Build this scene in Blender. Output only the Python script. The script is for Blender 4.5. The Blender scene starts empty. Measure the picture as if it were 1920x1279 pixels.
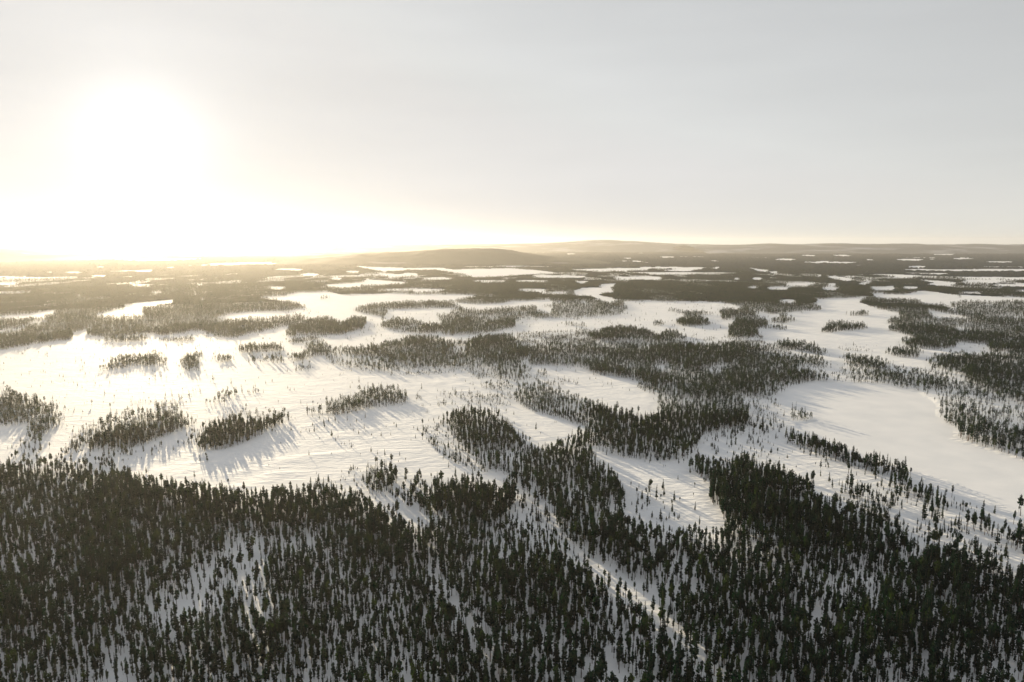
import bpy, math, random
import numpy as np
from mathutils import Vector

random.seed(7)
RS = np.random.RandomState(11)
R = math.radians
sc = bpy.context.scene
COL = sc.collection

# ------------------------------------------------------------------ camera
CAM_H, PITCH, FPX = 120.0, R(8.1), 1281.0          # metres, down tilt, focal length in px of a 1920 px wide frame
cam_d = bpy.data.cameras.new('camera')
cam_d.sensor_width = 36.0
cam_d.lens = 36.0 * FPX / 1920.0
cam_d.clip_start = 1.0
cam_d.clip_end = 200000.0
cam = bpy.data.objects.new('camera', cam_d)
cam.location = (0, 0, CAM_H)
cam.rotation_euler = (R(90) - PITCH, 0, 0)
COL.objects.link(cam)
sc.camera = cam

# ------------------------------------------------------------------ sun and sky
SUN_EL, SUN_AZ = R(7.6), R(-27.8)                   # azimuth from +Y, minus = left
sunv = Vector((math.sin(SUN_AZ) * math.cos(SUN_EL), math.cos(SUN_AZ) * math.cos(SUN_EL), math.sin(SUN_EL)))
sun_d = bpy.data.lights.new('sun', 'SUN')
sun_d.energy = 4.6
sun_d.angle = R(0.5)
sun_d.color = (1.0, 0.82, 0.55)
sun = bpy.data.objects.new('sun', sun_d)
sun.rotation_euler = sunv.to_track_quat('Z', 'Y').to_euler()
sun.location = (0, 0, 500)
COL.objects.link(sun)

world = bpy.data.worlds.new('World')
sc.world = world
world.use_nodes = True
wn, wl = world.node_tree.nodes, world.node_tree.links
wn.clear()
out = wn.new('ShaderNodeOutputWorld')
bg = wn.new('ShaderNodeBackground')
sky = wn.new('ShaderNodeTexSky')
sky.sky_type = 'NISHITA'
sky.sun_disc = False
sky.sun_elevation = SUN_EL
sky.sun_rotation = SUN_AZ
sky.altitude = 300
sky.air_density = 1.0
sky.dust_density = 0.3
sky.ozone_density = 1.0
hsv = wn.new('ShaderNodeHueSaturation')
hsv.inputs['Saturation'].default_value = 0.17
bg.inputs['Strength'].default_value = 0.05
gam = wn.new('ShaderNodeGamma'); gam.inputs['Gamma'].default_value = 0.5      # thin high cloud evens out the sky
wl.new(sky.outputs['Color'], gam.inputs['Color'])
cap = wn.new('ShaderNodeMix'); cap.data_type = 'RGBA'; cap.blend_type = 'DARKEN'
cap.inputs['Factor'].default_value = 1.0
cap.inputs['B'].default_value = (2.15, 2.15, 2.15, 1)
wl.new(gam.outputs['Color'], cap.inputs['A'])
wl.new(cap.outputs['Result'], hsv.inputs['Color'])
hsv.inputs['Value'].default_value = 3.3
# thin high cloud: brightens the whole sky a little and glows round the sun
tc = wn.new('ShaderNodeTexCoord')
dot = wn.new('ShaderNodeVectorMath'); dot.operation = 'DOT_PRODUCT'
dot.inputs[1].default_value = sunv
wl.new(tc.outputs['Generated'], dot.inputs[0])


def wmath(op, a, b=None):
    n = wn.new('ShaderNodeMath'); n.operation = op
    for i, v in enumerate((a, b)):
        if v is None:
            continue
        if isinstance(v, (int, float)):
            n.inputs[i].default_value = v
        else:
            wl.new(v, n.inputs[i])
    return n.outputs[0]


ang = wmath('ARCCOSINE', wmath('MINIMUM', dot.outputs['Value'], 0.99999))
q = wmath('POWER', wmath('DIVIDE', ang, R(3.8)), 2.0)
au = wmath('ADD', 0.2, wmath('DIVIDE', 5.0, wmath('POWER', wmath('ADD', q, 1.0), 1.5)))
glow = wn.new('ShaderNodeMix'); glow.data_type = 'RGBA'; glow.blend_type = 'MULTIPLY'
glow.inputs['Factor'].default_value = 1.0
glow.inputs['A'].default_value = (1.0, 0.985, 0.955, 1)
comb = wn.new('ShaderNodeCombineColor')
for i in range(3):
    wl.new(au, comb.inputs[i])
wl.new(comb.outputs[0], glow.inputs['B'])
veil = wn.new('ShaderNodeMix'); veil.data_type = 'RGBA'; veil.blend_type = 'ADD'
veil.inputs['Factor'].default_value = 1.0
wl.new(hsv.outputs['Color'], veil.inputs['A'])
wl.new(glow.outputs['Result'], veil.inputs['B'])
cmap = wn.new('ShaderNodeMapping'); cmap.inputs['Scale'].default_value = (1.6, 1.6, 11.0); cmap.inputs['Rotation'].default_value = (.06, .05, 0)
wl.new(tc.outputs['Generated'], cmap.inputs['Vector'])
cnz = wn.new('ShaderNodeTexNoise'); cnz.inputs['Scale'].default_value = 1.5; cnz.inputs['Detail'].default_value = 6
wl.new(cmap.outputs[0], cnz.inputs['Vector'])
cst = wn.new('ShaderNodeMapRange'); cst.inputs['From Min'].default_value = .3; cst.inputs['From Max'].default_value = .7
cst.inputs['To Min'].default_value = .965; cst.inputs['To Max'].default_value = 1.035
wl.new(cnz.outputs['Fac'], cst.inputs['Value'])
streak = wn.new('ShaderNodeVectorMath'); streak.operation = 'SCALE'
wl.new(veil.outputs['Result'], streak.inputs[0]); wl.new(cst.outputs['Result'], streak.inputs['Scale'])
wl.new(streak.outputs['Vector'], bg.inputs['Color'])
wl.new(bg.outputs[0], out.inputs['Surface'])

vs = sc.view_settings
vs.view_transform = 'Standard'
vs.look = 'None'
vs.gamma = 1.0
vs.use_curve_mapping = False
vs.exposure = 0.98
cy = sc.cycles
cy.use_denoising = True
cy.max_bounces = 6
cy.diffuse_bounces = 3
cy.volume_bounces = 1
cy.use_adaptive_sampling = True
cy.adaptive_threshold = 0.01


# ------------------------------------------------------------------ helpers
def hash2(ix, iy, seed):
    h = (ix.astype(np.int64) * 374761393 + iy.astype(np.int64) * 668265263 + seed * 974634777) & 0x7fffffff
    h = ((h ^ (h >> 13)) * 1274126177) & 0x7fffffff
    return ((h ^ (h >> 16)) & 0xffff) / 65535.0


def vnoise(x, y, seed=0):
    ix, iy = np.floor(x), np.floor(y)
    fx, fy = x - ix, y - iy
    fx, fy = fx * fx * (3 - 2 * fx), fy * fy * (3 - 2 * fy)
    a, b = hash2(ix, iy, seed), hash2(ix + 1, iy, seed)
    c, d = hash2(ix, iy + 1, seed), hash2(ix + 1, iy + 1, seed)
    return (a + (b - a) * fx) * (1 - fy) + (c + (d - c) * fx) * fy


def fbm(x, y, seed=0, octs=3):
    s, a, t = 0.0, 1.0, 0.0
    for k in range(octs):
        s = s + a * vnoise(x * 2 ** k, y * 2 ** k, seed + 17 * k)
        t += a
        a *= 0.5
    return s / t


CP, SP = math.cos(PITCH), math.sin(PITCH)


def project(x, y, z):
    dz = z - CAM_H
    depth = y * CP - dz * SP
    up = y * SP + dz * CP
    return 960 + FPX * x / depth, 639.5 - FPX * up / depth, depth


def unproject(u, v, z=0.0):
    a, b = (u - 960) / FPX, (639.5 - v) / FPX
    dy, dz = CP + b * SP, -SP + b * CP
    t = (z - CAM_H) / dz
    return a * t, dy * t


def tag(o, label=None, cat=None, group=None, kind=None):
    for k, v in (('label', label), ('category', cat), ('group', group), ('kind', kind)):
        if v:
            o[k] = v
    return o


def mesh_obj(name, verts, faces, mats, parent=None, midx=None, smooth=False):
    me = bpy.data.meshes.new(name)
    me.from_pydata([tuple(v) for v in verts], [], [tuple(int(i) for i in f) for f in faces])
    for m in mats:
        me.materials.append(m)
    if midx is not None:
        me.polygons.foreach_set('material_index', np.asarray(midx, dtype=np.int32))
    if smooth:
        me.polygons.foreach_set('use_smooth', np.ones(len(me.polygons), dtype=bool))
    me.update()
    o = bpy.data.objects.new(name, me)
    COL.objects.link(o)
    if parent:
        o.parent = parent
    return o


def grid_obj(name, X, Y, Z, mat, keep=None, smooth=True):
    n, m = X.shape
    me = bpy.data.meshes.new(name)
    idx = np.arange(n * m).reshape(n, m)
    q4 = np.stack([idx[:-1, :-1], idx[:-1, 1:], idx[1:, 1:], idx[1:, :-1]], -1).reshape(-1, 4)
    if keep is not None:
        q4 = q4[keep.reshape(-1)]
        used = np.unique(q4)
        remap = np.zeros(n * m, dtype=np.int64); remap[used] = np.arange(len(used))
        q4 = remap[q4]
        co = np.stack([X, Y, Z], -1).reshape(-1, 3)[used]
    else:
        co = np.stack([X, Y, Z], -1).reshape(-1, 3)
    me.vertices.add(len(co)); me.vertices.foreach_set('co', co.astype(np.float32).ravel())
    me.loops.add(len(q4) * 4); me.loops.foreach_set('vertex_index', q4.astype(np.int32).ravel())
    me.polygons.add(len(q4))
    me.polygons.foreach_set('loop_start', np.arange(0, len(q4) * 4, 4, dtype=np.int32))
    me.polygons.foreach_set('use_smooth', np.full(len(q4), smooth))
    me.materials.append(mat)
    me.update(calc_edges=True); me.validate()
    o = bpy.data.objects.new(name, me)
    COL.objects.link(o)
    return o


# ------------------------------------------------------------------ materials
def new_mat(name):
    m = bpy.data.materials.new(name); m.use_nodes = True
    nt = m.node_tree; nt.nodes.clear()
    o = nt.nodes.new('ShaderNodeOutputMaterial')
    p = nt.nodes.new('ShaderNodeBsdfPrincipled')
    nt.links.new(p.outputs[0], o.inputs['Surface'])
    return m, nt, p, o


def snow_mat(name, bump, smooth=False):
    m, nt, p, o = new_mat(name)
    N, L = nt.nodes, nt.links
    tc = N.new('ShaderNodeTexCoord')
    n1 = N.new('ShaderNodeTexNoise'); n1.inputs['Scale'].default_value = 0.05; n1.inputs['Detail'].default_value = 5
    L.new(tc.outputs['Object'], n1.inputs['Vector'])
    cr = N.new('ShaderNodeValToRGB')
    cr.color_ramp.elements[0].color = (0.80, 0.82, 0.85, 1)
    cr.color_ramp.elements[1].color = (0.89, 0.90, 0.92, 1)
    cr.color_ramp.elements[0].position = 0.3; cr.color_ramp.elements[1].position = 0.7
    L.new(n1.outputs['Fac'], cr.inputs['Fac'])
    L.new(cr.outputs['Color'], p.inputs['Base Color'])
    p.inputs['Roughness'].default_value = 0.8
    p.inputs['Specular IOR Level'].default_value = 0.12
    mp = N.new('ShaderNodeMapping'); mp.inputs['Scale'].default_value = (0.2, 0.4, 0.4)
    L.new(tc.outputs['Object'], mp.inputs['Vector'])
    n2 = N.new('ShaderNodeTexNoise'); n2.inputs['Scale'].default_value = 1.0; n2.inputs['Detail'].default_value = 6
    n2.inputs['Roughness'].default_value = 0.6
    L.new(mp.outputs[0], n2.inputs['Vector'])
    mp2 = N.new('ShaderNodeMapping'); mp2.inputs['Scale'].default_value = (0.03, 0.065, 0.065); mp2.inputs['Rotation'].default_value = (0, 0, .22)
    L.new(tc.outputs['Object'], mp2.inputs['Vector'])
    n3 = N.new('ShaderNodeTexNoise'); n3.inputs['Scale'].default_value = 1.0; n3.inputs['Detail'].default_value = 4; n3.inputs['Distortion'].default_value = 1.6
    L.new(mp2.outputs[0], n3.inputs['Vector'])
    bp2 = N.new('ShaderNodeBump'); bp2.inputs['Strength'].default_value = bump * .55; bp2.inputs['Distance'].default_value = 2.0
    L.new(n3.outputs['Fac'], bp2.inputs['Height'])
    bp = N.new('ShaderNodeBump')
    L.new(bp2.outputs[0], bp.inputs['Normal']); bp.inputs['Strength'].default_value = bump; bp.inputs['Distance'].default_value = 1.0
    L.new(n2.outputs['Fac'], bp.inputs['Height'])
    L.new(bp.outputs[0], p.inputs['Normal'])
    return m


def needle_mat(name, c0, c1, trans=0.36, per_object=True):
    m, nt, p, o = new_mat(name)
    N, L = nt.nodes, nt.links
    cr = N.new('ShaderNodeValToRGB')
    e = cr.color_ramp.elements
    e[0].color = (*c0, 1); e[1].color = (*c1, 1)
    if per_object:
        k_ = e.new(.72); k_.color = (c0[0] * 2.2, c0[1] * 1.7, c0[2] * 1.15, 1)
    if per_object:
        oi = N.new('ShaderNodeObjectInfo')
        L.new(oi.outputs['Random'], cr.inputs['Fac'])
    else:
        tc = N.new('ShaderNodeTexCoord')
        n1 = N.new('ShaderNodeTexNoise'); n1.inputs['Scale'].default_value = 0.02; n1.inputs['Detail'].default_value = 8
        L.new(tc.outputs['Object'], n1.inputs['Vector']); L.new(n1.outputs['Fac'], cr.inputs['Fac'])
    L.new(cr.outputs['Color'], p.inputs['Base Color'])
    p.inputs['Roughness'].default_value = 0.9
    p.inputs['Specular IOR Level'].default_value = 0.08 if per_object else 0.0
    if trans:
        tr = N.new('ShaderNodeBsdfTranslucent')
        mx = N.new('ShaderNodeMix'); mx.data_type = 'RGBA'; mx.blend_type = 'MULTIPLY'
        mx.inputs['Factor'].default_value = 1.0
        L.new(cr.outputs['Color'], mx.inputs['A']); mx.inputs['B'].default_value = (1.5, 1.6, 0.5, 1)
        L.new(mx.outputs['Result'], tr.inputs['Color'])
        ms = N.new('ShaderNodeMixShader'); ms.inputs['Fac'].default_value = trans
        L.new(p.outputs[0], ms.inputs[1]); L.new(tr.outputs[0], ms.inputs[2])
        L.new(ms.outputs[0], o.inputs['Surface'])
    return m


M_SNOW = snow_mat('snow', 0.7)
M_LAKE = snow_mat('lake_snow', 0.10)
M_NEEDLE = needle_mat('pine_needles', (0.003, 0.014, 0.017), (0.028, 0.045, 0.019))
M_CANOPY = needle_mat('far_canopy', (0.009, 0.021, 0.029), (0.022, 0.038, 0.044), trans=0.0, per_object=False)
M_BARK, _nt, _p, _o = new_mat('pine_bark')
_n = _nt.nodes.new('ShaderNodeTexNoise'); _n.inputs['Scale'].default_value = 6
_c = _nt.nodes.new('ShaderNodeValToRGB')
_c.color_ramp.elements[0].color = (0.05, 0.038, 0.030, 1); _c.color_ramp.elements[1].color = (0.13, 0.085, 0.060, 1)
_nt.links.new(_n.outputs['Fac'], _c.inputs['Fac']); _nt.links.new(_c.outputs[0], _p.inputs['Base Color'])
_p.inputs['Roughness'].default_value = 0.9

# ------------------------------------------------------------------ forest map: stand outlines, then laid out on the ground
# (density, outline) ; later entries override earlier ones
P = []


def poly(d, *pts):
    P.append((d, np.array(pts, dtype=float).reshape(-1, 2)))


def strip(x0, x1, y, t, d=0.0):
    h = t / 2.0
    poly(d, x0, y, x0 + (x1 - x0) * .2, y - h * .8, x0 + (x1 - x0) * .6, y - h, x1, y - h * .2, x0 + (x1 - x0) * .75, y + h, x0 + (x1 - x0) * .3, y + h * .7)


# far plain: solid forest with bogs and lakes
poly(1.0, -200, 440, 2120, 440, 2120, 560, 1920, 562, 1780, 566, 1640, 556, 1545, 562, 1480, 586, 1440, 590, 1410, 580, 1350, 566, 1200, 564,
     1150, 567, 1090, 566, 960, 566, 900, 580, 840, 578, 700, 566, 620, 578, 560, 580, 480, 600, 390, 616, 350, 615, 270, 622, 140, 622, 100, 612, -200, 625)
for s in ((180, 200, 501.5, 2), (82, 105, 510.5, 1.6), (118, 158, 510.5, 2), (170, 203, 517, 2.6), (250, 292, 508.5, 2.6), (310, 328, 502, 1.4),
          (430, 462, 494, 1.5), (-60, 36, 518.5, 2.2), (-60, 42, 532, 3), (370, 382, 535, 2), (280, 305, 548, 2.6), (140, 157, 553, 2), (-40, 70, 548, 2),
          (240, 290, 534, 2), (478, 496, 493.5, 1.5), (512, 572, 505, 3), (560, 602, 514.5, 4), (492, 541, 539, 3.6), (560, 577, 493.5, 1.5),
          (645, 675, 509, 3), (705, 745, 514, 2.6), (790, 852, 521.5, 3), (880, 962, 527, 2.4), (690, 860, 543, 3), (620, 645, 522, 3),
          (990, 1110, 518, 3.4), (960, 1035, 527, 2.4), (1078, 1106, 529, 4), (1240, 1306, 506.5, 3), (1190, 1225, 501, 1.6), (1232, 1270, 482, 2.2),
          (1168, 1190, 484, 1.4), (1336, 1352, 503, 1.8), (1410, 1430, 522, 3.4), (1375, 1386, 522, 2.4), (1400, 1426, 538, 3), (1000, 1072, 548, 3),
          (965, 1042, 543, 3), (1070, 1100, 566, 2.4), (1440, 1461, 510, 3), (1531, 1539, 517, 3), (1470, 1527, 533, 4.4), (1436, 1482, 540, 4.4),
          (1550, 1570, 533, 3.4), (1540, 1572, 541, 5), (1690, 1727, 539, 3.4), (1700, 1742, 500, 3), (1675, 1736, 487, 3), (1780, 1826, 485, 2.4),
          (1740, 1792, 477, 2), (1448, 1496, 486.5, 3), (1498, 1617, 492, 2.6), (1838, 1906, 491, 2.4), (1800, 1890, 527, 4), (1855, 1990, 534, 4),
          (1850, 1990, 521, 2.6), (1896, 1990, 545, 3.6), (1455, 1496, 564, 5), (1560, 1600, 479, 2), (1620, 1640, 487, 2), (1500, 1530, 479, 1.6),
          (1740, 1780, 513, 2.2), (1790, 1850, 548, 2.4), (1330, 1350, 489, 1.5), (1060, 1085, 476, 1.4), (1700, 1770, 470, 2.4), (1590, 1660, 471, 1.8)):
    strip(*s)
poly(0, 222, 573, 260, 567, 325, 562, 322, 567, 250, 576)
poly(0, 405, 597, 430, 590, 480, 585, 530, 584, 540, 590, 480, 600, 440, 598)
poly(0, 364, 545, 369, 548, 366, 551); poly(0, 378, 555, 384, 561, 381, 563)
poly(0, -80, 604, 0, 594, 55, 588, 105, 580, 100, 586, 55, 594, -80, 610)
poly(0, -80, 634, 0, 614, 35, 612, 65, 600, 90, 600, 85, 607, 50, 615, 20, 628, -80, 640)
poly(0, 180, 590, 220, 581, 272, 582, 266, 589, 220, 590, 190, 597)
poly(0, 270, 613, 285, 608, 300, 605, 296, 615, 280, 617)
poly(0, 660, 498, 700, 501, 760, 502, 762, 506, 720, 508, 680, 502)
poly(0, 780, 502, 850, 505, 960, 503, 1012, 507, 1042, 511, 1000, 513, 970, 515, 890, 519, 870, 512, 820, 506)
poly(0, 600, 534, 680, 529, 690, 524, 772, 530, 720, 533, 640, 537)
poly(0, 480, 556, 530, 555, 560, 549, 610, 546, 640, 552, 720, 551, 800, 552, 900, 553, 830, 563, 760, 563, 700, 566, 640, 577, 590, 577, 560, 565, 520, 561)
poly(.5, 585, 556, 620, 553, 625, 558, 600, 561)
poly(0, 840, 566, 890, 571, 960, 569, 960, 576, 900, 579, 870, 576)
poly(0, 1150, 519, 1240, 519, 1237, 523, 1160, 523)
poly(0, 1404, 502, 1440, 506, 1440, 510, 1420, 507)
poly(0, 1120, 533, 1155, 531, 1152, 536, 1130, 537)
poly(0, 1074, 545, 1090, 540, 1142, 539, 1152, 545, 1112, 551, 1145, 558, 1162, 564, 1140, 564, 1108, 553, 1080, 551)
poly(0, 960, 565, 1030, 562, 1042, 567, 980, 571)
poly(0, 1550, 517, 1570, 518, 1603, 524, 1590, 526, 1560, 521)
poly(0, 1607, 532, 1622, 528, 1634, 527, 1622, 533)
poly(0, 1630, 537, 1677, 537, 1677, 543, 1640, 543)
poly(0, 1689, 504.5, 1780, 505, 2000, 504, 2000, 508.5, 1780, 508.5, 1700, 506.5)
poly(0, 1715, 523, 1750, 526, 1797, 530, 1780, 534.5, 1730, 532, 1760, 530)
poly(0, 1635, 550, 1700, 552, 1720, 546, 1740, 548, 1790, 552, 1860, 556, 2000, 558, 2000, 562, 1820, 561, 1762, 566, 1748, 566, 1720, 560, 1690, 558, 1660, 561, 1635, 556)
poly(.8, 1775, 556, 1800, 555, 1805, 559, 1785, 559)
poly(0, 1530, 560, 1570, 560, 1600, 565, 1642, 571, 1647, 577, 1600, 583, 1540, 580)
# left islands of the golden side
poly(.95, -200, 650, 0, 624, 30, 621, 50, 612, 100, 609, 130, 614, 141, 625, 130, 635, 60, 646, 20, 655, -200, 690)
poly(0, 140, 619, 165, 611, 186, 614, 160, 624, 148, 634, 139, 631)
poly(.9, 165, 619, 180, 610, 210, 600, 262, 602, 282, 612, 310, 613, 350, 615, 340, 622, 300, 626, 270, 621, 240, 626, 200, 629, 170, 626)
poly(.6, 178, 637, 220, 630, 282, 630, 262, 639, 200, 643)
poly(.75, 180, 692, 200, 680, 230, 668, 262, 664, 302, 660, 316, 666, 282, 676, 320, 677, 312, 686, 250, 686, 200, 693)
poly(.5, 330, 692, 345, 670, 365, 665, 382, 661, 386, 669, 366, 681, 372, 693, 350, 697)
poly(.65, 393, 677, 413, 665, 432, 664, 447, 674, 430, 679, 405, 681)
poly(.6, 438, 654, 450, 648, 480, 644, 532, 647, 532, 658, 480, 661, 450, 661)
poly(.3, 470, 667, 530, 665, 530, 680, 480, 682)
poly(.15, 300, 632, 390, 620, 400, 634, 330, 640)
# middle left ridges
poly(.75, 385, 616, 400, 605, 430, 600, 480, 596, 522, 591, 560, 589, 577, 595, 560, 605, 520, 612, 480, 621, 440, 629, 400, 628)
poly(.75, 533, 623, 545, 610, 580, 600, 612, 596, 632, 605, 642, 608, 660, 596, 682, 594, 692, 602, 680, 614, 640, 623, 600, 624, 560, 629, 540, 628)
poly(.85, 650, 579, 690, 570, 720, 565, 780, 565, 832, 569, 862, 577, 840, 579, 780, 579, 730, 581, 716, 597, 700, 592, 680, 589)
poly(0, 610, 590, 640, 583, 672, 588, 660, 596, 642, 607, 627, 599)
poly(.5, 716, 612, 738, 595, 770, 595, 786, 602, 800, 606, 832, 610, 842, 621, 790, 623, 740, 618)
poly(.45, 812, 590, 860, 578, 962, 575, 1000, 570, 1010, 590, 965, 600, 962, 614, 900, 623, 840, 626, 802, 611, 832, 601)
poly(.85, 860, 579, 962, 574, 962, 588, 900, 591, 860, 588)
poly(.15, 536, 640, 560, 620, 620, 624, 560, 645)
poly(.75, 535, 671, 580, 655, 650, 653, 690, 652, 740, 637, 780, 630, 840, 636, 880, 640, 920, 631, 960, 631, 990, 640, 990, 676, 960, 686, 900, 679, 860, 676, 800, 681, 740, 676, 700, 671, 640, 663, 580, 669, 550, 679)
poly(.5, 570, 644, 610, 640, 626, 652, 580, 656)
poly(.4, 600, 668, 700, 672, 860, 678, 990, 684, 990, 701, 900, 691, 840, 691, 720, 698, 680, 696, 640, 686)
poly(.10, 540, 682, 640, 690, 720, 700, 900, 693, 1060, 704, 1140, 716, 1060, 722, 1000, 727, 900, 717, 830, 702, 700, 704)
poly(.35, 555, 682, 592, 678, 582, 696, 552, 696)
poly(.35, 925, 695, 1000, 690, 975, 714, 935, 716)
poly(.05, 850, 650, 872, 648, 868, 658, 848, 658)
# centre
poly(.42, 960, 578, 1000, 570, 1080, 566, 1170, 565, 1178, 577, 1165, 590, 1080, 596, 965, 596)
poly(.85, 1105, 572, 1130, 564, 1165, 566, 1165, 578, 1125, 582)
poly(.75, 985, 592, 1000, 584, 1045, 583, 1052, 591, 1020, 596)
poly(.8, 962, 582, 975, 574, 1002, 575, 1002, 584)
poly(0, 1035, 584, 1032, 577, 1010, 576, 1005, 580)
poly(.3, 1042, 602, 1095, 607, 1098, 612, 1060, 608)
poly(.12, 960, 622, 1160, 612, 1290, 632, 1420, 622, 1440, 644, 1240, 648, 1160, 652, 1060, 650, 985, 648)
poly(.75, 1098, 628, 1150, 614, 1180, 612, 1206, 620, 1230, 631, 1252, 620, 1272, 624, 1287, 631, 1262, 641, 1200, 641, 1150, 636, 1115, 634)
poly(.95, 1268, 605, 1285, 594, 1310, 593, 1332, 601, 1333, 607, 1300, 609, 1275, 609)
poly(.75, 1228, 577, 1260, 576, 1300, 580, 1342, 584, 1352, 591, 1290, 593, 1268, 586)
poly(.95, 1355, 588, 1340, 577, 1400, 577, 1412, 582, 1432, 595, 1442, 608, 1430, 613, 1415, 616, 1422, 626, 1400, 631, 1368, 629, 1362, 613, 1382, 606, 1376, 596, 1352, 599)
poly(.25, 1220, 605, 1240, 603, 1250, 608, 1225, 610)
poly(.8, 985, 650, 1060, 648, 1150, 650, 1240, 647, 1300, 645, 1380, 645, 1430, 650, 1480, 665, 1540, 672, 1562, 690, 1556, 706, 1546, 716, 1490, 723, 1470, 737, 1440, 752, 1380, 746, 1300, 736, 1240, 721, 1180, 711, 1120, 701, 1100, 690, 1060, 686, 1000, 686)
poly(.85, 1305, 648, 1380, 643, 1440, 649, 1440, 656, 1360, 655, 1310, 653)
poly(.8, 1245, 650, 1262, 645, 1288, 646, 1290, 651)
poly(.85, 1040, 678, 1060, 674, 1100, 679, 1098, 686, 1060, 686)
poly(.85, 1140, 690, 1175, 685, 1190, 700, 1150, 702)
poly(.75, 1290, 655, 1440, 660, 1440, 685, 1370, 680, 1300, 668)
poly(.15, 1218, 683, 1245, 679, 1264, 690, 1240, 694)
poly(.12, 1300, 690, 1360, 686, 1380, 692, 1330, 698)
poly(.45, 1005, 697, 1022, 693, 1026, 701, 1008, 703)
poly(.85, 1438, 646, 1470, 639, 1500, 642, 1532, 650, 1557, 661, 1546, 667, 1500, 660, 1460, 654)
poly(.85, 1568, 671, 1600, 669, 1640, 672, 1667, 681, 1660, 689, 1620, 687, 1580, 680)
poly(.28, 1556, 692, 1600, 686, 1680, 686, 1770, 694, 1830, 722, 1882, 747, 1960, 775, 1960, 805, 1880, 790, 1840, 768, 1790, 760, 1760, 762, 1750, 750, 1720, 736, 1660, 722, 1560, 716)
poly(.6, 1560, 692, 1660, 688, 1700, 700, 1760, 712, 1800, 735, 1780, 738, 1700, 715, 1600, 706)
poly(.65, 1600, 712, 1660, 708, 1720, 722, 1752, 744, 1720, 736, 1660, 722, 1600, 718)
poly(.1, 1480, 686, 1560, 690, 1580, 702, 1520, 698)
# right white bog and its islands
poly(0, 1425, 631, 1445, 612, 1490, 590, 1530, 582, 1560, 575, 1545, 561, 1600, 562, 1640, 570, 1632, 577, 1670, 590, 1700, 600, 1670, 610, 1680, 620, 1700, 625, 1695, 636, 1720, 645, 1740, 656, 1735, 666, 1760, 685, 1770, 693, 1720, 690, 1660, 682, 1610, 670, 1560, 660, 1530, 648, 1480, 639, 1440, 640)
poly(.9, 1440, 590, 1440, 566, 1480, 575, 1530, 570, 1548, 580, 1530, 583, 1490, 584)
poly(.8, 1577, 590, 1600, 582, 1620, 579, 1634, 585, 1625, 591, 1590, 592)
poly(.65, 1538, 619, 1550, 612, 1548, 604, 1570, 602, 1600, 605, 1622, 610, 1627, 614, 1590, 617, 1560, 620)
poly(.85, 1444, 600, 1465, 588, 1480, 591, 1496, 598, 1470, 603, 1450, 602)
poly(.5, 1436, 614, 1452, 608, 1480, 614, 1478, 617, 1450, 614)
poly(.12, 1570, 648, 1650, 646, 1650, 658, 1580, 656)
poly(.5, 1575, 578, 1592, 576, 1594, 582, 1580, 583)
poly(.95, 1600, 565, 1640, 554, 1690, 559, 1760, 569, 1790, 579, 1850, 589, 2000, 604, 2000, 616, 1860, 605, 1800, 599, 1762, 594, 1740, 590, 1764, 597, 1740, 600, 1700, 592, 1650, 580)
poly(.45, 1760, 566, 1820, 561, 2000, 561, 2000, 600, 1850, 589, 1800, 580)
poly(0, 1735, 581, 1760, 584, 1800, 592, 1830, 600, 1800, 598, 1750, 588)
poly(.95, 1663, 602, 1690, 589, 1722, 589, 1732, 600, 1720, 606, 1680, 607)
poly(.95, 1744, 601, 1780, 597, 1850, 604, 2000, 620, 2000, 636, 1860, 621, 1790, 611)
poly(.95, 1668, 616, 1690, 607, 1730, 602, 1748, 606, 1790, 612, 1800, 621, 1860, 622, 2000, 640, 2000, 662, 1860, 657, 1850, 646, 1800, 641, 1760, 636, 1720, 631, 1690, 622)
poly(.95, 1688, 642, 1720, 632, 1770, 629, 1802, 640, 1790, 651, 1750, 654, 1710, 650)
poly(.9, 1658, 661, 1680, 652, 1720, 654, 1737, 663, 1720, 669, 1690, 667)
poly(.95, 1733, 674, 1770, 664, 1820, 664, 2000, 661, 2000, 780, 1880, 746, 1830, 721, 1800, 701, 1770, 692, 1745, 686)
poly(.05, 1836, 677, 1920, 680, 2000, 680, 2000, 685, 1880, 683)
# left near lumps
poly(.95, -200, 745, 0, 742, 20, 737, 50, 742, 70, 750, 100, 760, 120, 775, 127, 787, 120, 797, 95, 812, 70, 830, 55, 838, 50, 815, 60, 800, 50, 795, 20, 798, 0, 796, -200, 800)
poly(.35, 20, 840, 50, 826, 80, 828, 75, 850, 60, 866, 25, 866)
poly(1.0, 150, 838, 165, 815, 200, 797, 250, 785, 280, 777, 310, 768, 330, 772, 365, 785, 372, 795, 320, 812, 280, 830, 230, 842, 180, 846)
poly(.13, 100, 850, 140, 805, 180, 780, 235, 763, 300, 742, 365, 740, 360, 765, 310, 768, 250, 783, 180, 805, 150, 838, 160, 850, 260, 845, 350, 815, 420, 775, 470, 760, 480, 772, 420, 790, 370, 820, 330, 845, 200, 870, 120, 868)
poly(.75, 365, 832, 378, 808, 400, 795, 440, 785, 480, 780, 520, 772, 545, 785, 520, 795, 490, 815, 450, 832, 410, 842, 378, 845)
poly(.8, 390, 758, 405, 744, 430, 737, 455, 738, 440, 748, 410, 758)
poly(.3, 462, 737, 482, 732, 486, 738, 468, 741)
poly(1.0, 566, 776, 590, 768, 620, 754, 660, 742, 690, 728, 720, 726, 745, 733, 770, 742, 765, 752, 730, 758, 690, 765, 650, 776, 600, 778)
poly(.08, 780, 730, 960, 715, 960, 760, 880, 760, 780, 760)
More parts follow.
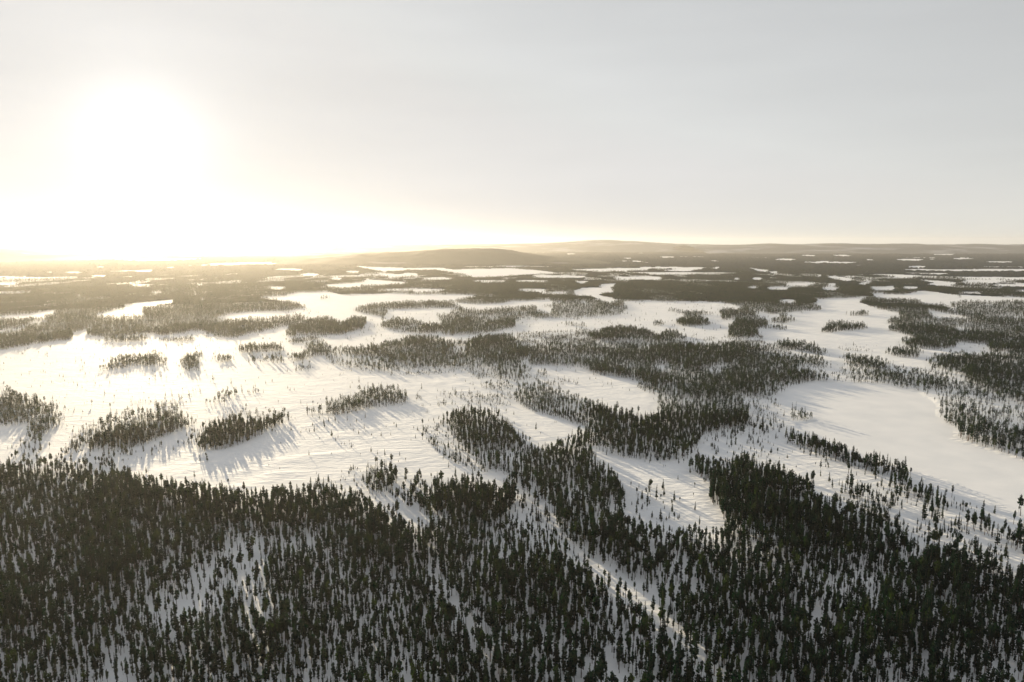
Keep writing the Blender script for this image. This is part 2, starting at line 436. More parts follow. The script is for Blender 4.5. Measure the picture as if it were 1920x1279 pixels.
# centre ridges
poly(.82, 960, 745, 975, 728, 1010, 721, 1060, 734, 1100, 751, 1150, 769, 1200, 777, 1235, 775, 1242, 760, 1230, 745, 1198, 735, 1195, 724, 1230, 718, 1300, 722, 1380, 742, 1400, 760, 1415, 785, 1400, 800, 1350, 808, 1320, 818, 1310, 838, 1290, 858, 1240, 864, 1180, 860, 1130, 852, 1100, 842, 1078, 818, 1088, 797, 1060, 787, 1020, 777, 980, 762)
poly(.55, 1200, 735, 1195, 722, 1300, 722, 1380, 742, 1300, 748, 1240, 746)
poly(0, 1080, 721, 1130, 726, 1180, 737, 1225, 751, 1241, 765, 1230, 778, 1200, 776, 1150, 766, 1100, 749, 1070, 732, 1060, 720)
poly(.2, 1385, 742, 1440, 748, 1475, 762, 1490, 790, 1475, 812, 1420, 822, 1340, 838, 1318, 838, 1325, 815, 1400, 802, 1415, 785)
poly(.035, 1300, 845, 1400, 815, 1480, 818, 1540, 850, 1700, 895, 1960, 985, 1960, 1070, 1760, 1015, 1640, 970, 1540, 915, 1430, 865, 1380, 855)
poly(.82, 833, 798, 848, 773, 880, 764, 935, 774, 965, 798, 978, 815, 1000, 829, 1025, 835, 1050, 826, 1085, 815, 1105, 845, 1115, 862, 1132, 872, 1152, 900, 1166, 935, 1172, 965, 1168, 1000, 1060, 1000, 1045, 975, 1025, 945, 1003, 930, 990, 905, 960, 892, 930, 886, 890, 862, 860, 832)
poly(.10, 775, 800, 838, 775, 835, 800, 862, 835, 895, 865, 940, 890, 985, 906, 960, 900, 880, 880, 820, 850)
poly(.14, 590, 900, 620, 880, 680, 868, 770, 880, 800, 905, 770, 930, 700, 935, 640, 925)
poly(.8, 678, 905, 682, 871, 710, 866, 738, 870, 745, 890, 738, 916, 715, 928, 700, 930)
poly(.4, 628, 885, 660, 872, 668, 885, 640, 895)
# small copses and ridges by the lake
poly(.9, 1483, 772, 1500, 766, 1512, 769, 1530, 785, 1522, 792, 1490, 790)
poly(.75, 1477, 820, 1490, 813, 1540, 822, 1580, 843, 1620, 860, 1660, 871, 1697, 878, 1703, 892, 1680, 896, 1640, 888, 1590, 875, 1540, 853, 1500, 840, 1480, 832)
poly(.75, 1665, 906, 1700, 899, 1732, 904, 1772, 924, 1793, 945, 1782, 957, 1740, 947, 1700, 928, 1670, 922)
poly(.8, 1553, 912, 1590, 903, 1612, 914, 1650, 929, 1687, 939, 1684, 958, 1650, 951, 1610, 938, 1570, 925)
poly(.6, 1715, 952, 1735, 945, 1762, 960, 1772, 974, 1812, 984, 1817, 997, 1780, 994, 1740, 977, 1718, 972)
poly(.4, 1780, 940, 1850, 952, 1960, 985, 1960, 1055, 1900, 1030, 1820, 990)
poly(.12, 1520, 900, 1560, 905, 1570, 925, 1680, 960, 1720, 980, 1800, 1000, 1800, 1020, 1700, 1000, 1640, 975, 1560, 940)
poly(.5, 1896, 918, 1925, 908, 1960, 910, 1960, 970, 1905, 962)
# lake at the right
LAKE = [1470, 737, 1490, 723, 1530, 716, 1600, 718, 1660, 722, 1720, 735, 1750, 750, 1761, 765, 1754, 775, 1770, 792, 1792, 806, 1784, 823, 1800, 829,
        1850, 843, 1920, 863, 2060, 900, 2060, 1010, 1920, 962, 1890, 956, 1870, 942, 1830, 926, 1790, 907, 1720, 887, 1690, 876, 1640, 863, 1590, 846, 1550, 830,
        1530, 816, 1500, 806, 1490, 796, 1530, 788, 1500, 774, 1478, 760]
poly(.8, 1751, 773, 1765, 765, 1800, 761, 1840, 769, 1880, 789, 2060, 850, 2060, 905, 1920, 861, 1860, 843, 1800, 827, 1781, 823, 1790, 812, 1800, 806, 1780, 796, 1760, 786)
# ---- near forest
poly(1.0, -300, 890, 0, 880, 30, 868, 100, 866, 180, 872, 230, 885, 250, 898, 300, 905, 330, 912, 370, 918, 400, 924, 480, 920, 520, 922, 560, 912, 590, 905, 612, 903, 640, 925, 662, 927, 690, 942,
     722, 957, 748, 972, 770, 988, 800, 984, 830, 990, 850, 970, 800, 968, 765, 950, 735, 936, 750, 922, 790, 914, 830, 900, 862, 893, 895, 899, 920, 910, 955, 905, 975, 890, 988, 900, 985, 955, 980, 975, 1000, 985,
     1060, 1000, 1168, 985, 1200, 990, 1240, 995, 1270, 1000, 1300, 1004, 1345, 1006, 1350, 985, 1340, 960, 1320, 937, 1330, 920, 1310, 902, 1288, 882, 1300, 862, 1330, 862, 1352, 870, 1380, 857, 1402, 854, 1432, 870, 1462, 885, 1492, 899, 1512, 905,
     1527, 920, 1542, 940, 1575, 965, 1605, 988, 1642, 1004, 1700, 1014, 1762, 1020, 1800, 1029, 1852, 1044, 2060, 1090, 2060, 1500, -300, 1500)
poly(.5, 1524, 926, 1562, 936, 1600, 960, 1652, 976, 1692, 992, 1702, 1016, 1642, 1005, 1602, 990, 1560, 960)
poly(.03, 1150, 880, 1250, 900, 1310, 930, 1345, 990, 1300, 1000, 1180, 980, 1170, 940)
poly(.0, 680, 932, 700, 930, 745, 965, 790, 985, 800, 978, 770, 958, 745, 940, 720, 928)          # lit gap
poly(.11, 955, 905, 990, 930, 1030, 960, 1055, 1000, 1115, 1050, 1200, 1112, 1210, 1125, 1185, 1122, 1090, 1062, 1030, 1012, 985, 985, 965, 955)
poly(.5, 1190, 1110, 1250, 1160, 1330, 1230, 1320, 1260, 1240, 1190, 1180, 1130)
poly(.36, 520, 1020, 560, 998, 620, 1000, 650, 1040, 670, 1075, 640, 1070, 600, 1030, 560, 1035)
poly(.4, 420, 990, 470, 985, 500, 1030, 500, 1110, 470, 1150, 440, 1120, 450, 1060)
poly(.3, 800, 1060, 840, 1100, 870, 1140, 930, 1220, 915, 1230, 860, 1160, 810, 1110)
poly(.05, 1120, 1245, 1150, 1250, 1210, 1290, 1300, 1340, 1180, 1300)
poly(.35, 1480, 1130, 1560, 1140, 1560, 1170, 1500, 1165)
poly(.3, 1740, 1115, 1775, 1110, 1780, 1150, 1750, 1150)
poly(.7, 190, 1230, 330, 1235, 330, 1290, 190, 1290)
poly(.62, 370, 1215, 450, 1220, 480, 1290, 370, 1290)
poly(.72, 1050, 1150, 1150, 1140, 1190, 1210, 1100, 1230)
poly(.6, 1280, 1240, 1350, 1230, 1360, 1300, 1270, 1300)

U0, U1, V0, V1, VS = -200, 2120, 440, 1500, 2
DMAP = np.full(((V1 - V0) * VS, U1 - U0), 0.012, dtype=np.float32)


def inside(pts, uu, vv):
    r = np.zeros(uu.shape, dtype=bool)
    n = len(pts)
    for i in range(n):
        x1, y1 = pts[i]; x2, y2 = pts[(i + 1) % n]
        if y1 == y2:
            continue
        c = ((y1 > vv) != (y2 > vv)) & (uu < (x2 - x1) * (vv - y1) / (y2 - y1) + x1)
        r ^= c
    return r


def paint(d, pts):
    a0, b0 = np.floor(pts.min(0)).astype(int) - 1
    a1, b1 = np.ceil(pts.max(0)).astype(int) + 1
    a0, a1 = max(a0, U0), min(a1, U1); b0, b1 = max(b0, V0), min(b1, V1)
    if a1 <= a0 or b1 <= b0:
        return
    uu, vv = np.meshgrid(np.arange(a0, a1) + .5, b0 + (np.arange((b1 - b0) * VS) + .5) / VS)
    m = inside(pts, uu, vv)
    sub = DMAP[(b0 - V0) * VS:(b1 - V0) * VS, a0 - U0:a1 - U0]
    sub[m] = d


for d, pts in P:
    paint(d, pts)
lake_px = np.array(LAKE, dtype=float).reshape(-1, 2)
LMASK = np.zeros(DMAP.shape, dtype=bool)
_d = DMAP; DMAP = np.zeros_like(_d); paint(1.0, lake_px); LMASK = DMAP > .5; DMAP = _d
DMAP[LMASK & (DMAP < .3)] = 0.0


def dens(u, v):
    iu = np.clip((u - U0).astype(int), 0, U1 - U0 - 1)
    iv = np.clip(((v - V0) * VS).astype(int), 0, (V1 - V0) * VS - 1)
    return DMAP[iv, iu]


def lake_at(x, y):
    u, v, _ = project(x, y, 0.0)
    iu = np.clip((u - U0).astype(int), 0, U1 - U0 - 1); iv = np.clip(((v - V0) * VS).astype(int), 0, (V1 - V0) * VS - 1)
    return LMASK[iv, iu] & (y > 50)


def relief(x, y):
    """gentle snow-covered ground: swells, wind drifts and hummocks, in metres"""
    r = np.hypot(x, y)
    near = np.clip(1.0 - (r - 2500) / 2500, 0, 1)
    z = (fbm(x / 130, y / 130, 3, 2) - .5) * 1.6
    xr, yr = x * .97 + y * .24, -x * .24 + y * .97
    wq = (fbm(x / 60, y / 60, 14, 2) - .5) * 24
    ridge = 1 - np.abs(2 * fbm(xr / 70, (yr + wq) / 24, 9, 3) - 1)
    z = z + np.clip(ridge - .86, 0, 1) * 4.0 * np.clip(fbm(x / 120, y / 120, 21, 3) * 4 - 1.9, 0, 1)
    z = z + (vnoise(x / 9, y / 6, 31) - .5) * .30 * np.clip(fbm(x / 70, y / 70, 33, 2) * 2.5 - .6, .2, 1)
    lk = lake_at(x, y)
    z = np.where(lk, 0.0, z * near + 0.35)
    return z


# ------------------------------------------------------------------ ground, lake
fine = np.arange(-50, 50.01, 0.2)
coarse = np.concatenate([np.arange(-180, -50, 5.0), fine, np.arange(55, 180.1, 5.0)])
TH = np.radians(coarse)
rr = np.concatenate([[1, 40, 80], np.exp(np.arange(math.log(110), math.log(5000), 0.008)), np.exp(np.linspace(math.log(5000), math.log(12600), 60))])
RR, TT = np.meshgrid(rr, TH, indexing='ij')
GX, GY = RR * np.sin(TT), RR * np.cos(TT)
ground = grid_obj('snow_ground', GX, GY, relief(GX, GY), M_SNOW)
tag(ground, kind='structure', label='snow covered ground reaching to the horizon')

lx, ly = unproject(lake_px[:, 0], lake_px[:, 1])
lake_o = mesh_obj('frozen_lake', [(a, b, 0.03) for a, b in zip(lx, ly)], [list(range(len(lx)))[::-1]], [M_LAKE])
tag(lake_o, kind='structure', label='smooth snow covered frozen lake between wooded shores')


# ------------------------------------------------------------------ hills
def hill(label, D, width, prof, seed, snowy=0.25, mat=None):
    """a long low wooded hill; prof = skyline points (px, py) seen at its crest distance D"""
    pts = np.array(prof, dtype=float).reshape(-1, 2)
    cx, cz = [], []
    for u, v in pts:
        a, b = (u - 960) / FPX, (639.5 - v) / FPX
        dy, dz = CP + b * SP, -SP + b * CP
        t = D / dy
        cx.append(a * t); cz.append(CAM_H + dz * t)
    cx, cz = np.array(cx), np.array(cz)
    xs = np.linspace(cx.min(), cx.max(), 260)
    zs = np.interp(xs, cx, cz)
    k = np.ones(9) / 9
    zs = np.convolve(np.pad(zs, 4, mode='edge'), k, 'valid')
    t = np.linspace(-1, 1, 46)
    T, X = np.meshgrid(t, xs, indexing='ij')
    Z = np.maximum(zs, 0)[None, :] * np.cos(T * math.pi / 2) ** 1.4
    off = (fbm(X / (width * .8), X * 0 + seed, seed, 2) - .5) * width * .35
    Y = D + T * width + off * np.cos(T * math.pi / 2)
    # wooded skin: the slopes carry a broken canopy
    Z = Z + (fbm(X / 60, Y / 60, seed, 3) - .5) * np.clip(Z / 20, 0, 1) * 9 - 1.0 + 5 * np.clip(Z / 10, 0, 1)
    o = grid_obj('hill', X, Y, Z, mat)
    return tag(o, label, None, None, 'structure')


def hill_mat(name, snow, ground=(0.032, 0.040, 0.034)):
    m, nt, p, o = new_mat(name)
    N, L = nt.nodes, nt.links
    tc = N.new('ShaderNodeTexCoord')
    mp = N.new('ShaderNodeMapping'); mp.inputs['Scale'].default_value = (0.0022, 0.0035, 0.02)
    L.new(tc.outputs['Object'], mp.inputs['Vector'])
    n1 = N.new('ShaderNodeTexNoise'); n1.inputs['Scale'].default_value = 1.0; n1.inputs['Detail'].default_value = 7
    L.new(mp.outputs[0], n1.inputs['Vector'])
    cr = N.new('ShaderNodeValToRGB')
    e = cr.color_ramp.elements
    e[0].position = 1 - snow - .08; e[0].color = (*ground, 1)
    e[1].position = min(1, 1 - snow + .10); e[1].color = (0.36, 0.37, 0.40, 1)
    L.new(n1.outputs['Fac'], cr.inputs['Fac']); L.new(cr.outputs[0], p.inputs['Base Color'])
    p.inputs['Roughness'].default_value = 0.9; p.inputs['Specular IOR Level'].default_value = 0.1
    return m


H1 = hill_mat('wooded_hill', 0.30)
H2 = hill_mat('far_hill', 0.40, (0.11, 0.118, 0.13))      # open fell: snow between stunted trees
hill('wooded hill with a flat broad top, middle of the skyline', 4300, 550, [560, 482, 620, 479, 700, 475, 780, 472.5, 830, 468, 900, 467, 940, 468, 960, 471, 1000, 478, 1050, 484, 1100, 488, 1140, 492], 5, mat=H1)
hill('wooded hill at the left edge, falling to the right', 5200, 800, [-400, 478, -200, 470, -60, 467, 30, 467, 70, 471, 110, 475, 135, 477, 160, 482, 210, 486], 8, mat=H1)
hill('low wooded ridge under the brightest sky', 7000, 900, [280, 484, 360, 479, 430, 475, 500, 475, 560, 477.5, 620, 479, 700, 482], 12, mat=H1)
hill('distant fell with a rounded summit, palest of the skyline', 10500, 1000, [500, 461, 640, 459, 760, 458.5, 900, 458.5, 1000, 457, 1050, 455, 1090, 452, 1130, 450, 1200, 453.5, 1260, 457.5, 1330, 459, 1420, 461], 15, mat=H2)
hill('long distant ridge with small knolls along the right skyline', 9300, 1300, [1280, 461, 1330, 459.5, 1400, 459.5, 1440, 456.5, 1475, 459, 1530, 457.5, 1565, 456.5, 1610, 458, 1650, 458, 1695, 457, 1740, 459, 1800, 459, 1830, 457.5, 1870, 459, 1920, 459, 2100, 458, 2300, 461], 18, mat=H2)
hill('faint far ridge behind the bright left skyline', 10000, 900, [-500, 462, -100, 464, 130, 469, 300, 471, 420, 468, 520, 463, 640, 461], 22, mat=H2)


def far_gap(x, y, r):
    """irregular open bogs in the far plain"""
    return fbm(x / 420, y / 400, 49, 4) < .338 - np.clip((2600 - r) / 1500, 0, 1) * .5


# ------------------------------------------------------------------ far forest canopy: rough crowns merged by distance
CAN0 = 1500.0
th = np.radians(np.arange(-47, 47.01, 0.075))
vv_ = 457.4 + FPX * CAM_H / CAN0
rows = FPX * CAM_H / np.concatenate([np.linspace(vv_ - 457.4, 42, 150), np.linspace(41.5, 15.0, 80)])
CR, CT = np.meshgrid(rows, th, indexing='ij')
CX, CY = CR * np.sin(CT), CR * np.cos(CT)
cu, cv, _ = project(CX, CY, 0.0)
wob = (fbm(CX / 300, CY / 300, 41, 2) - .5)
ch = FPX * np.where(CR > 3900, 8.0, 4.5) / CR
wob2 = (vnoise(CX / 22, CY / 55, 43) - .5)
wob = wob + wob2 * .7
cd = np.minimum(np.minimum(dens(cu + wob * 10, cv + wob * .6), dens(cu + wob * 10, cv - .5 * ch + wob * .6)), dens(cu + wob * 10, cv - ch + wob * .6))
gap = fbm(CX / 70, CY / 150, 49, 3)
occ = cd * (.25 + 1.6 * gap) > np.where(CR > 3000, .66, .95)
occ &= ~far_gap(CX, CY, CR)
CZ = np.where(occ, (.25 + .75 * np.clip((CR - 2600) / 1400, 0, 1)) * (2.0 + 8.0 * vnoise(CX / 9, CY / 22, 45) + 2.5 * fbm(CX / 90, CY / 200, 47, 2)), -0.8)
kp = occ[:-1, :-1] | occ[1:, :-1] | occ[:-1, 1:] | occ[1:, 1:]
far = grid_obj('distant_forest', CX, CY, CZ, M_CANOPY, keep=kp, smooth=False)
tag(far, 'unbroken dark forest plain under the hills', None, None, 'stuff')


# ------------------------------------------------------------------ pines
def pine_parts(rng, h, base, rad, kind, whorls, branches, pads, padk):
    """crown (needle sprays on whorls) and trunk of one pine, foot at the origin"""
    V, F = [], []
    cb = h * base
    for k in range(whorls):
        t = (k + rng.random() * .7) / whorls                       # 0 at the crown base, 1 at the tip
        z = cb + (h - cb) * t ** .95
        if kind == 'spruce':
            rz = rad * (1 - t) ** .8 * (.75 + .45 * rng.random()) + .12
        else:
            rz = rad * (math.sin(math.pi * min(1, .18 + .80 * t)) ** .8) * (.6 + .6 * rng.random()) + .12
            if t > .93:
                rz *= .6
        nb = max(3, int(branches * (1.05 - .45 * t)))
        a0 = rng.random() * 6.283
        for b in range(nb):
            a = a0 + b * 6.283 / nb + rng.uniform(-.4, .4)
            slope = rng.uniform(-.55, .05) if kind == 'spruce' else rng.uniform(-.25, .45)
            L = rz * rng.uniform(.5, 1.3)
            for j in range(pads):
                f = (j + 1.0) / pads
                s0, s1 = L * max(0.05, f - .75), L * f + .08
                w = padk * (0.16 + 0.30 * L) * rng.uniform(.7, 1.3)
                d = Vector((math.cos(a), math.sin(a), slope)).normalized()
                side = d.cross(Vector((0, 0, 1))).normalized()
                up = side.cross(d)
                rot = rng.uniform(-1.2, 1.2)
                s = side * math.cos(rot) + up * math.sin(rot)
                o = Vector((0, 0, z))
                r0, r1 = o + d * s0, o + d * s1
                mid = o + d * (s0 * .45 + s1 * .55)
                i = len(V)
                V += [r0, mid + s * w - up * w * .25, r1 + up * .05, mid - s * w - up * w * .25]
                F += [(i, i + 1, i + 2), (i, i + 2, i + 3)]
    # leader shoot
    i = len(V)
    V += [Vector((.16, 0, h - .5)), Vector((-.1, .13, h - .5)), Vector((-.1, -.13, h - .5)), Vector((0, 0, h + .15))]
    F += [(i, i + 1, i + 3), (i + 1, i + 2, i + 3), (i + 2, i, i + 3)]
    TV, TF = [], []
    n = 5 if whorls > 12 else 3
    r0 = .075 + .009 * h
    lean = rng.uniform(-.15, .15)
    for (z, r) in ((-.4, r0 * 1.15), (h * .35, r0 * .8), (h * .93, r0 * .2)):
        for q_ in range(n):
            TV.append(Vector((math.cos(q_ * 6.283 / n) * r + lean * math.sin(z / h * 3.1), math.sin(q_ * 6.283 / n) * r, z)))
    for s_ in range(2):
        for q_ in range(n):
            a_, b_ = s_ * n + q_, s_ * n + (q_ + 1) % n
            TF.append((a_, b_, b_ + n, a_ + n))
    return V, F, TV, TF


SPECS = []      # (h, base, rad, kind)
prng = random.Random(5)
for i in range(14):
    kind = 'spruce' if i % 2 == 1 and i % 6 != 5 else 'pine'
    if kind == 'pine':
        SPECS.append((10.0, prng.uniform(.24, .50), prng.uniform(.85, 1.45), kind))
    else:
        SPECS.append((10.0, prng.uniform(.10, .24), prng.uniform(.7, 1.05), kind))

protos = bpy.data.collections.new('pine_shapes')     # source shapes of the mass forest, not linked to the scene
NEAR = []


def simple_mesh(name, V, F, mats, midx=None):
    me = bpy.data.meshes.new(name)
    me.from_pydata([tuple(v) for v in V], [], F)
    for m in mats:
        me.materials.append(m)
    if midx is not None:
        me.polygons.foreach_set('material_index', np.asarray(midx, dtype=np.int32))
    me.update()
    return me


def proto(idx, V, F, TV, TF):
    n = len(V)
    me = simple_mesh('pine_shape', V + TV, F + [tuple(a + n for a in f) for f in TF], [M_NEEDLE, M_BARK], [0] * len(F) + [1] * len(TF))
    o = bpy.data.objects.new('pine_shape_%03d' % idx, me)
    protos.objects.link(o)


for i, (h, b, r, k) in enumerate(SPECS):
    V, F, TV, TF = pine_parts(prng, h, b, r, k, 15, 7, 2, 1.05)
    NEAR.append((simple_mesh('crown', V, F, [M_NEEDLE]), simple_mesh('trunk', TV, TF, [M_BARK]), b, r, k))
    proto(i, V, F, TV, TF)
NN = len(SPECS)
for i, (h, b, r, k) in enumerate(SPECS[:8]):         # middle distance
    proto(NN + i, *pine_parts(prng, h, b, r, k, 10, 6, 1, 1.35))
for i, (h, b, r, k) in enumerate(SPECS[:6]):         # far
    proto(NN + 8 + i, *pine_parts(prng, h, b * .8, r, k, 6, 5, 1, 1.7))


def scatter(r0, r1, spacing, half_deg):
    """candidate trunk positions between two distances from the camera's foot, jittered grid"""
    m = r1 * math.sin(R(half_deg))
    xs = np.arange(-m, m, spacing); ys = np.arange(max(60, r0 * math.cos(R(half_deg)) - spacing), r1, spacing)
    X, Y = np.meshgrid(xs, ys)
    X = X.ravel(); Y = Y.ravel()
    X = X + RS.uniform(-.5, .5, X.shape) * spacing; Y = Y + RS.uniform(-.5, .5, Y.shape) * spacing
    rr_ = np.hypot(X, Y); az = np.degrees(np.arctan2(X, Y))
    k = (rr_ >= r0) & (rr_ < r1) & (np.abs(az) < half_deg)
    return X[k], Y[k]


def grow(r0, r1, spacing, half_deg, wide, lo, hi):
    X, Y = scatter(r0, r1, spacing, half_deg)
    r = np.hypot(X, Y)
    patch = fbm(X / 38, Y / 38, 51, 3)
    size = 0.29 + .61 * patch + .07 * np.exp(-((X - 120) ** 2 + (Y - 300) ** 2) / 2 / 110 ** 2) + RS.uniform(-.28, .28, X.shape)         # stand height varies from place to place
    u, v, dep = project(X, Y, 0.0)
    hp = FPX * 8.5 / dep                                               # apparent tree height, px
    amp = np.clip(3.0 + .004 * r, 3, 12) * FPX / dep
    wu = (fbm(X / 45, Y / 45, 61, 3) - .5) * 2 * amp
    wv = (fbm(X / 45, Y / 45, 67, 3) - .5) * .5 * amp
    d_lo, d_hi = dens(u + wu, v - .1 * hp + wv), None
    d_mid = dens(u + wu, v - np.where(v > 640, .65, .4) * hp + wv)
    d_far = np.minimum(np.minimum(d_lo, d_mid), dens(u + wu, v - .85 * hp + wv))
    d = np.where(v > 640, np.minimum(d_lo, np.maximum(d_mid, d_lo * .3)), np.where(v > 600, d_mid, d_far))
    clump = fbm(X / 16, Y / 16, 71, 3)
    if r0 < 400:
        d = d * np.where(d > .3, np.clip(.25 + 1.85 * fbm(X / 50, Y / 75, 83, 3), .4, 1.3), 1)
    else:
        d = np.where(d > .38, np.minimum(d * 1.22, 1.15), d * 1.2)
    d = np.where(far_gap(X, Y, r), 0.0, d)
    prob = np.where(d > .2, d * np.clip(-.06 + 2.3 * clump, 0.14, 1.3), np.where(d > .025, 2.2, .9) * d * np.clip(clump * 9 - 3.0, .06, 4.5))
    k = (RS.uniform(0, 1, X.shape) < prob) & ~lake_at(X, Y)
    X, Y, r, size, d = X[k], Y[k], r[k], size[k], d[k]
    small = np.clip((.4 - d) / .3, 0, 1)                             # stunted pines on the open bog
    s = size * (1 - small * RS.uniform(.3, .78, X.shape))
    s = np.clip(s, .16, 1.2)
    young = RS.uniform(0, 1, X.shape) < .2
    s = np.where(young, s * .55, s)
    idx = RS.randint(lo, hi, X.shape)
    idx = np.where((small > .5) & (idx % 2 == 0), idx + 1, idx)      # low-branched shapes in the open
    w = s * wide * RS.uniform(.72, 1.3, X.shape) * (1 + .55 * small)
    return np.stack([X, Y, relief(X, Y), w, s, RS.uniform(0, 6.283, X.shape), idx], -1)


T = [grow(100, 480, 1.95, 50, 0.86, 0, NN), grow(480, 1100, 2.3, 49, .90, NN, NN + 8), grow(1100, 2200, 3.1, 48, 1.15, NN + 8, NN + 14), grow(2200, 4200, 6.2, 48, 1.4, NN + 8, NN + 14)]
T = np.concatenate(T)

# the 300 largest in the picture become trees of their own
u, v, dep = project(T[:, 0], T[:, 1], T[:, 2])
ut, vt, _ = project(T[:, 0], T[:, 1], T[:, 2] + 10 * T[:, 4])
px = FPX * 10 * T[:, 4] / dep
vis = (ut > 4) & (ut < 1916) & (vt < 1262)
score = np.where(vis, (np.minimum(v, 1279) - vt), 0)
order = np.argsort(-score)
pick = order[:300]
rest = np.ones(len(T), bool); rest[pick] = False


def mass(name, rows_, label):
    me = bpy.data.meshes.new(name)
    n = len(rows_)
    me.vertices.add(n)
    me.vertices.foreach_set('co', rows_[:, :3].astype(np.float32).ravel())
    a = me.attributes.new('grow', 'FLOAT_VECTOR', 'POINT')
    a.data.foreach_set('vector', np.stack([rows_[:, 3], rows_[:, 3], rows_[:, 4]], -1).astype(np.float32).ravel())
    a = me.attributes.new('turn', 'FLOAT_VECTOR', 'POINT')
    a.data.foreach_set('vector', np.stack([RS.normal(0, .025, n), RS.normal(0, .025, n), rows_[:, 5]], -1).astype(np.float32).ravel())
    a = me.attributes.new('shape', 'INT', 'POINT')
    a.data.foreach_set('value', rows_[:, 6].astype(np.int32))
    me.update()
    o = bpy.data.objects.new(name, me)
    COL.objects.link(o)
    ng = bpy.data.node_groups.new(name, 'GeometryNodeTree')
    ng.interface.new_socket('Geometry', in_out='INPUT', socket_type='NodeSocketGeometry')
    ng.interface.new_socket('Geometry', in_out='OUTPUT', socket_type='NodeSocketGeometry')
    N, L = ng.nodes, ng.links
    gi, go = N.new('NodeGroupInput'), N.new('NodeGroupOutput')
    ip = N.new('GeometryNodeInstanceOnPoints'); ip.inputs['Pick Instance'].default_value = True
    ci = N.new('GeometryNodeCollectionInfo'); ci.inputs['Collection'].default_value = protos
    ci.inputs['Separate Children'].default_value = True; ci.inputs['Reset Children'].default_value = True

    def attr(nm, typ):
        x = N.new('GeometryNodeInputNamedAttribute'); x.data_type = typ; x.inputs['Name'].default_value = nm
        return x.outputs['Attribute']
    L.new(gi.outputs[0], ip.inputs['Points'])
    L.new(ci.outputs[0], ip.inputs['Instance'])
    L.new(attr('shape', 'INT'), ip.inputs['Instance Index'])
    L.new(attr('turn', 'FLOAT_VECTOR'), ip.inputs['Rotation'])
    L.new(attr('grow', 'FLOAT_VECTOR'), ip.inputs['Scale'])
    L.new(ip.outputs[0], go.inputs[0])
    md = o.modifiers.new('trees', 'NODES'); md.node_group = ng
    return tag(o, label, None, None, 'stuff')


mass('pine_forest', T[rest], 'mass of dark pines over the snowy bogs and ridges')

# each of them is described by its shape, by how it stands and by where it is
PX, PY = (ut[pick] + u[pick]) / 2, np.minimum(v[pick], 1279)
pos = T[pick, :2]
allpos = T[T[:, 1] < 420][:, :2]
big = T[T[:, 1] < 420][:, 4] > .4
allpos = allpos[big]
hs = T[pick, 4]
q_lo, q_hi = np.quantile(hs, [.3, .7])
labels = []
for n_ in range(len(pick)):
    x, y, z, w, s, rz, idx = T[pick[n_]]
    cm, tm, b, rad_, k = NEAR[int(idx)]
    d2 = np.sort(np.hypot(allpos[:, 0] - x, allpos[:, 1] - y))
    size = 'short' if s < q_lo else ('tall' if s > q_hi else 'mid-sized')
    slim = w / s * rad_
    if k == 'spruce':
        look = 'slim pointed' if slim < .95 else 'broad pointed'
    else:
        look = ('bare-stemmed round-topped' if b > .31 else 'low-branched round-topped') if slim >= 1.0 else ('bare-stemmed narrow' if b > .31 else 'low-branched narrow')
    near_ = d2[d2 > .01]
    vb = v[pick[n_]]
    row = 0 if vb > 1279 else (1 if vb > 1258 else (2 if vb > 1243 else (3 if vb > 1231 else 4)))
    labels.append(['%s %s pine' % (size, look), row, int(min(9, PX[n_] // 192))])
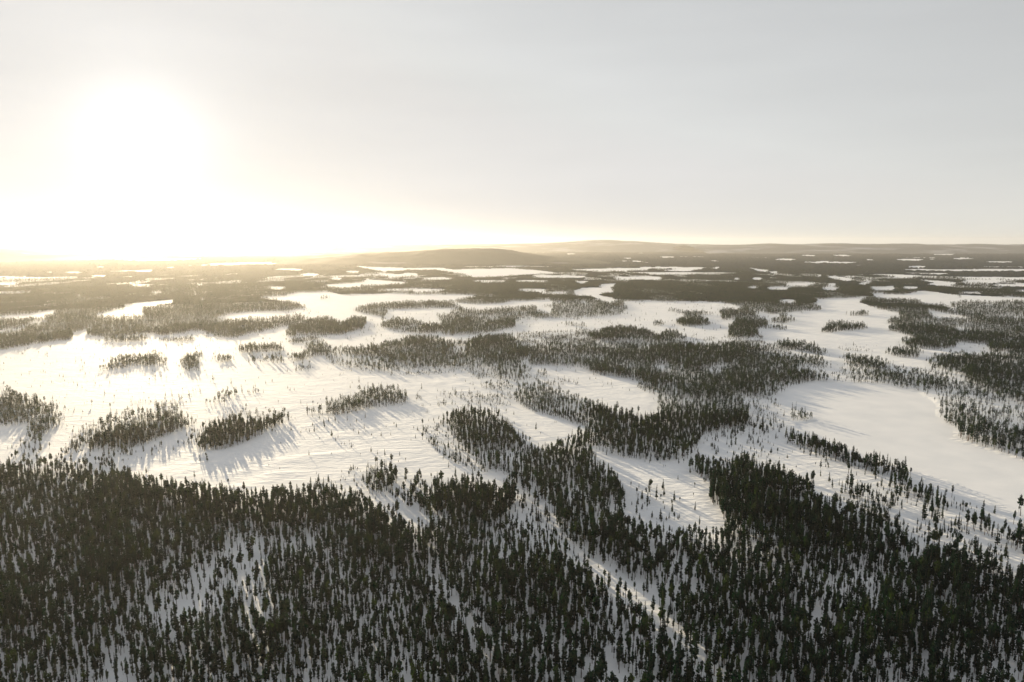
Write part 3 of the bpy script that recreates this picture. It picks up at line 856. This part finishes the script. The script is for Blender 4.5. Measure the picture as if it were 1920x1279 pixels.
ORD = ('first second third fourth fifth sixth seventh eighth ninth tenth eleventh twelfth thirteenth fourteenth fifteenth sixteenth seventeenth '
       'eighteenth nineteenth twentieth twenty-first twenty-second twenty-third twenty-fourth twenty-fifth twenty-sixth twenty-seventh twenty-eighth '
       'twenty-ninth thirtieth thirty-first thirty-second thirty-third thirty-fourth thirty-fifth thirty-sixth thirty-seventh thirty-eighth thirty-ninth fortieth forty-first forty-second forty-third forty-fourth forty-fifth forty-sixth').split()
ROW = ('cut by bottom edge', 'just above bottom edge', 'one row up', 'two rows up', 'three rows up')
cells = {}
for n_, l_ in enumerate(labels):
    cells.setdefault((l_[1], l_[2]), []).append(n_)
for (row, tenth), g_ in cells.items():
    g_.sort(key=lambda q_: PX[q_])
    for c_, q_ in enumerate(g_):
        labels[q_] = '%s, %s from left %s, in the %s tenth' % (labels[q_][0], ORD[min(c_, 45)], ROW[row], ORD[tenth])
for n_, j in enumerate(pick):
    x, y, z, w, s, rz, idx = T[j]
    cm, tm, b, rad_, k = NEAR[int(idx)]
    e = bpy.data.objects.new('pine_tree', None)
    e.location = (x, y, z); e.scale = (w, w, s); e.rotation_euler = (0, 0, rz); e.empty_display_size = .5
    COL.objects.link(e)
    for nm, me in (('crown', cm), ('trunk', tm)):
        c = bpy.data.objects.new(nm, me); c.parent = e; COL.objects.link(c)
    tag(e, labels[n_], 'pine tree', 'pines of the near forest')

# ------------------------------------------------------------------ air
hz = mesh_obj('haze', [(sx * 13500, sy * 13500, z) for z in (-2.0, 225.0) for sx, sy in ((-1, -1), (1, -1), (1, 1), (-1, 1))],
              [(3, 2, 1, 0), (4, 5, 6, 7), (0, 1, 5, 4), (1, 2, 6, 5), (2, 3, 7, 6), (3, 0, 4, 7)], [])
hm = bpy.data.materials.new('haze'); hm.use_nodes = True
hn = hm.node_tree; hn.nodes.clear()
ho = hn.nodes.new('ShaderNodeOutputMaterial')
pv = hn.nodes.new('ShaderNodeVolumePrincipled')
pv.inputs['Color'].default_value = (0.98, 0.95, 0.90, 1)
pv.inputs['Density'].default_value = 4.0e-5
pv.inputs['Anisotropy'].default_value = 0.63
hn.links.new(pv.outputs[0], ho.inputs['Volume'])
hz.data.materials.append(hm)
tag(hz, kind='stuff', label='thin winter haze over the plain')
print('LABELS', len(set(labels)), labels[:4], max(len(l.split()) for l in labels))
print('TREES', len(T), 'mass', rest.sum(), 'min px of picked', score[pick].min(), score[pick].max())
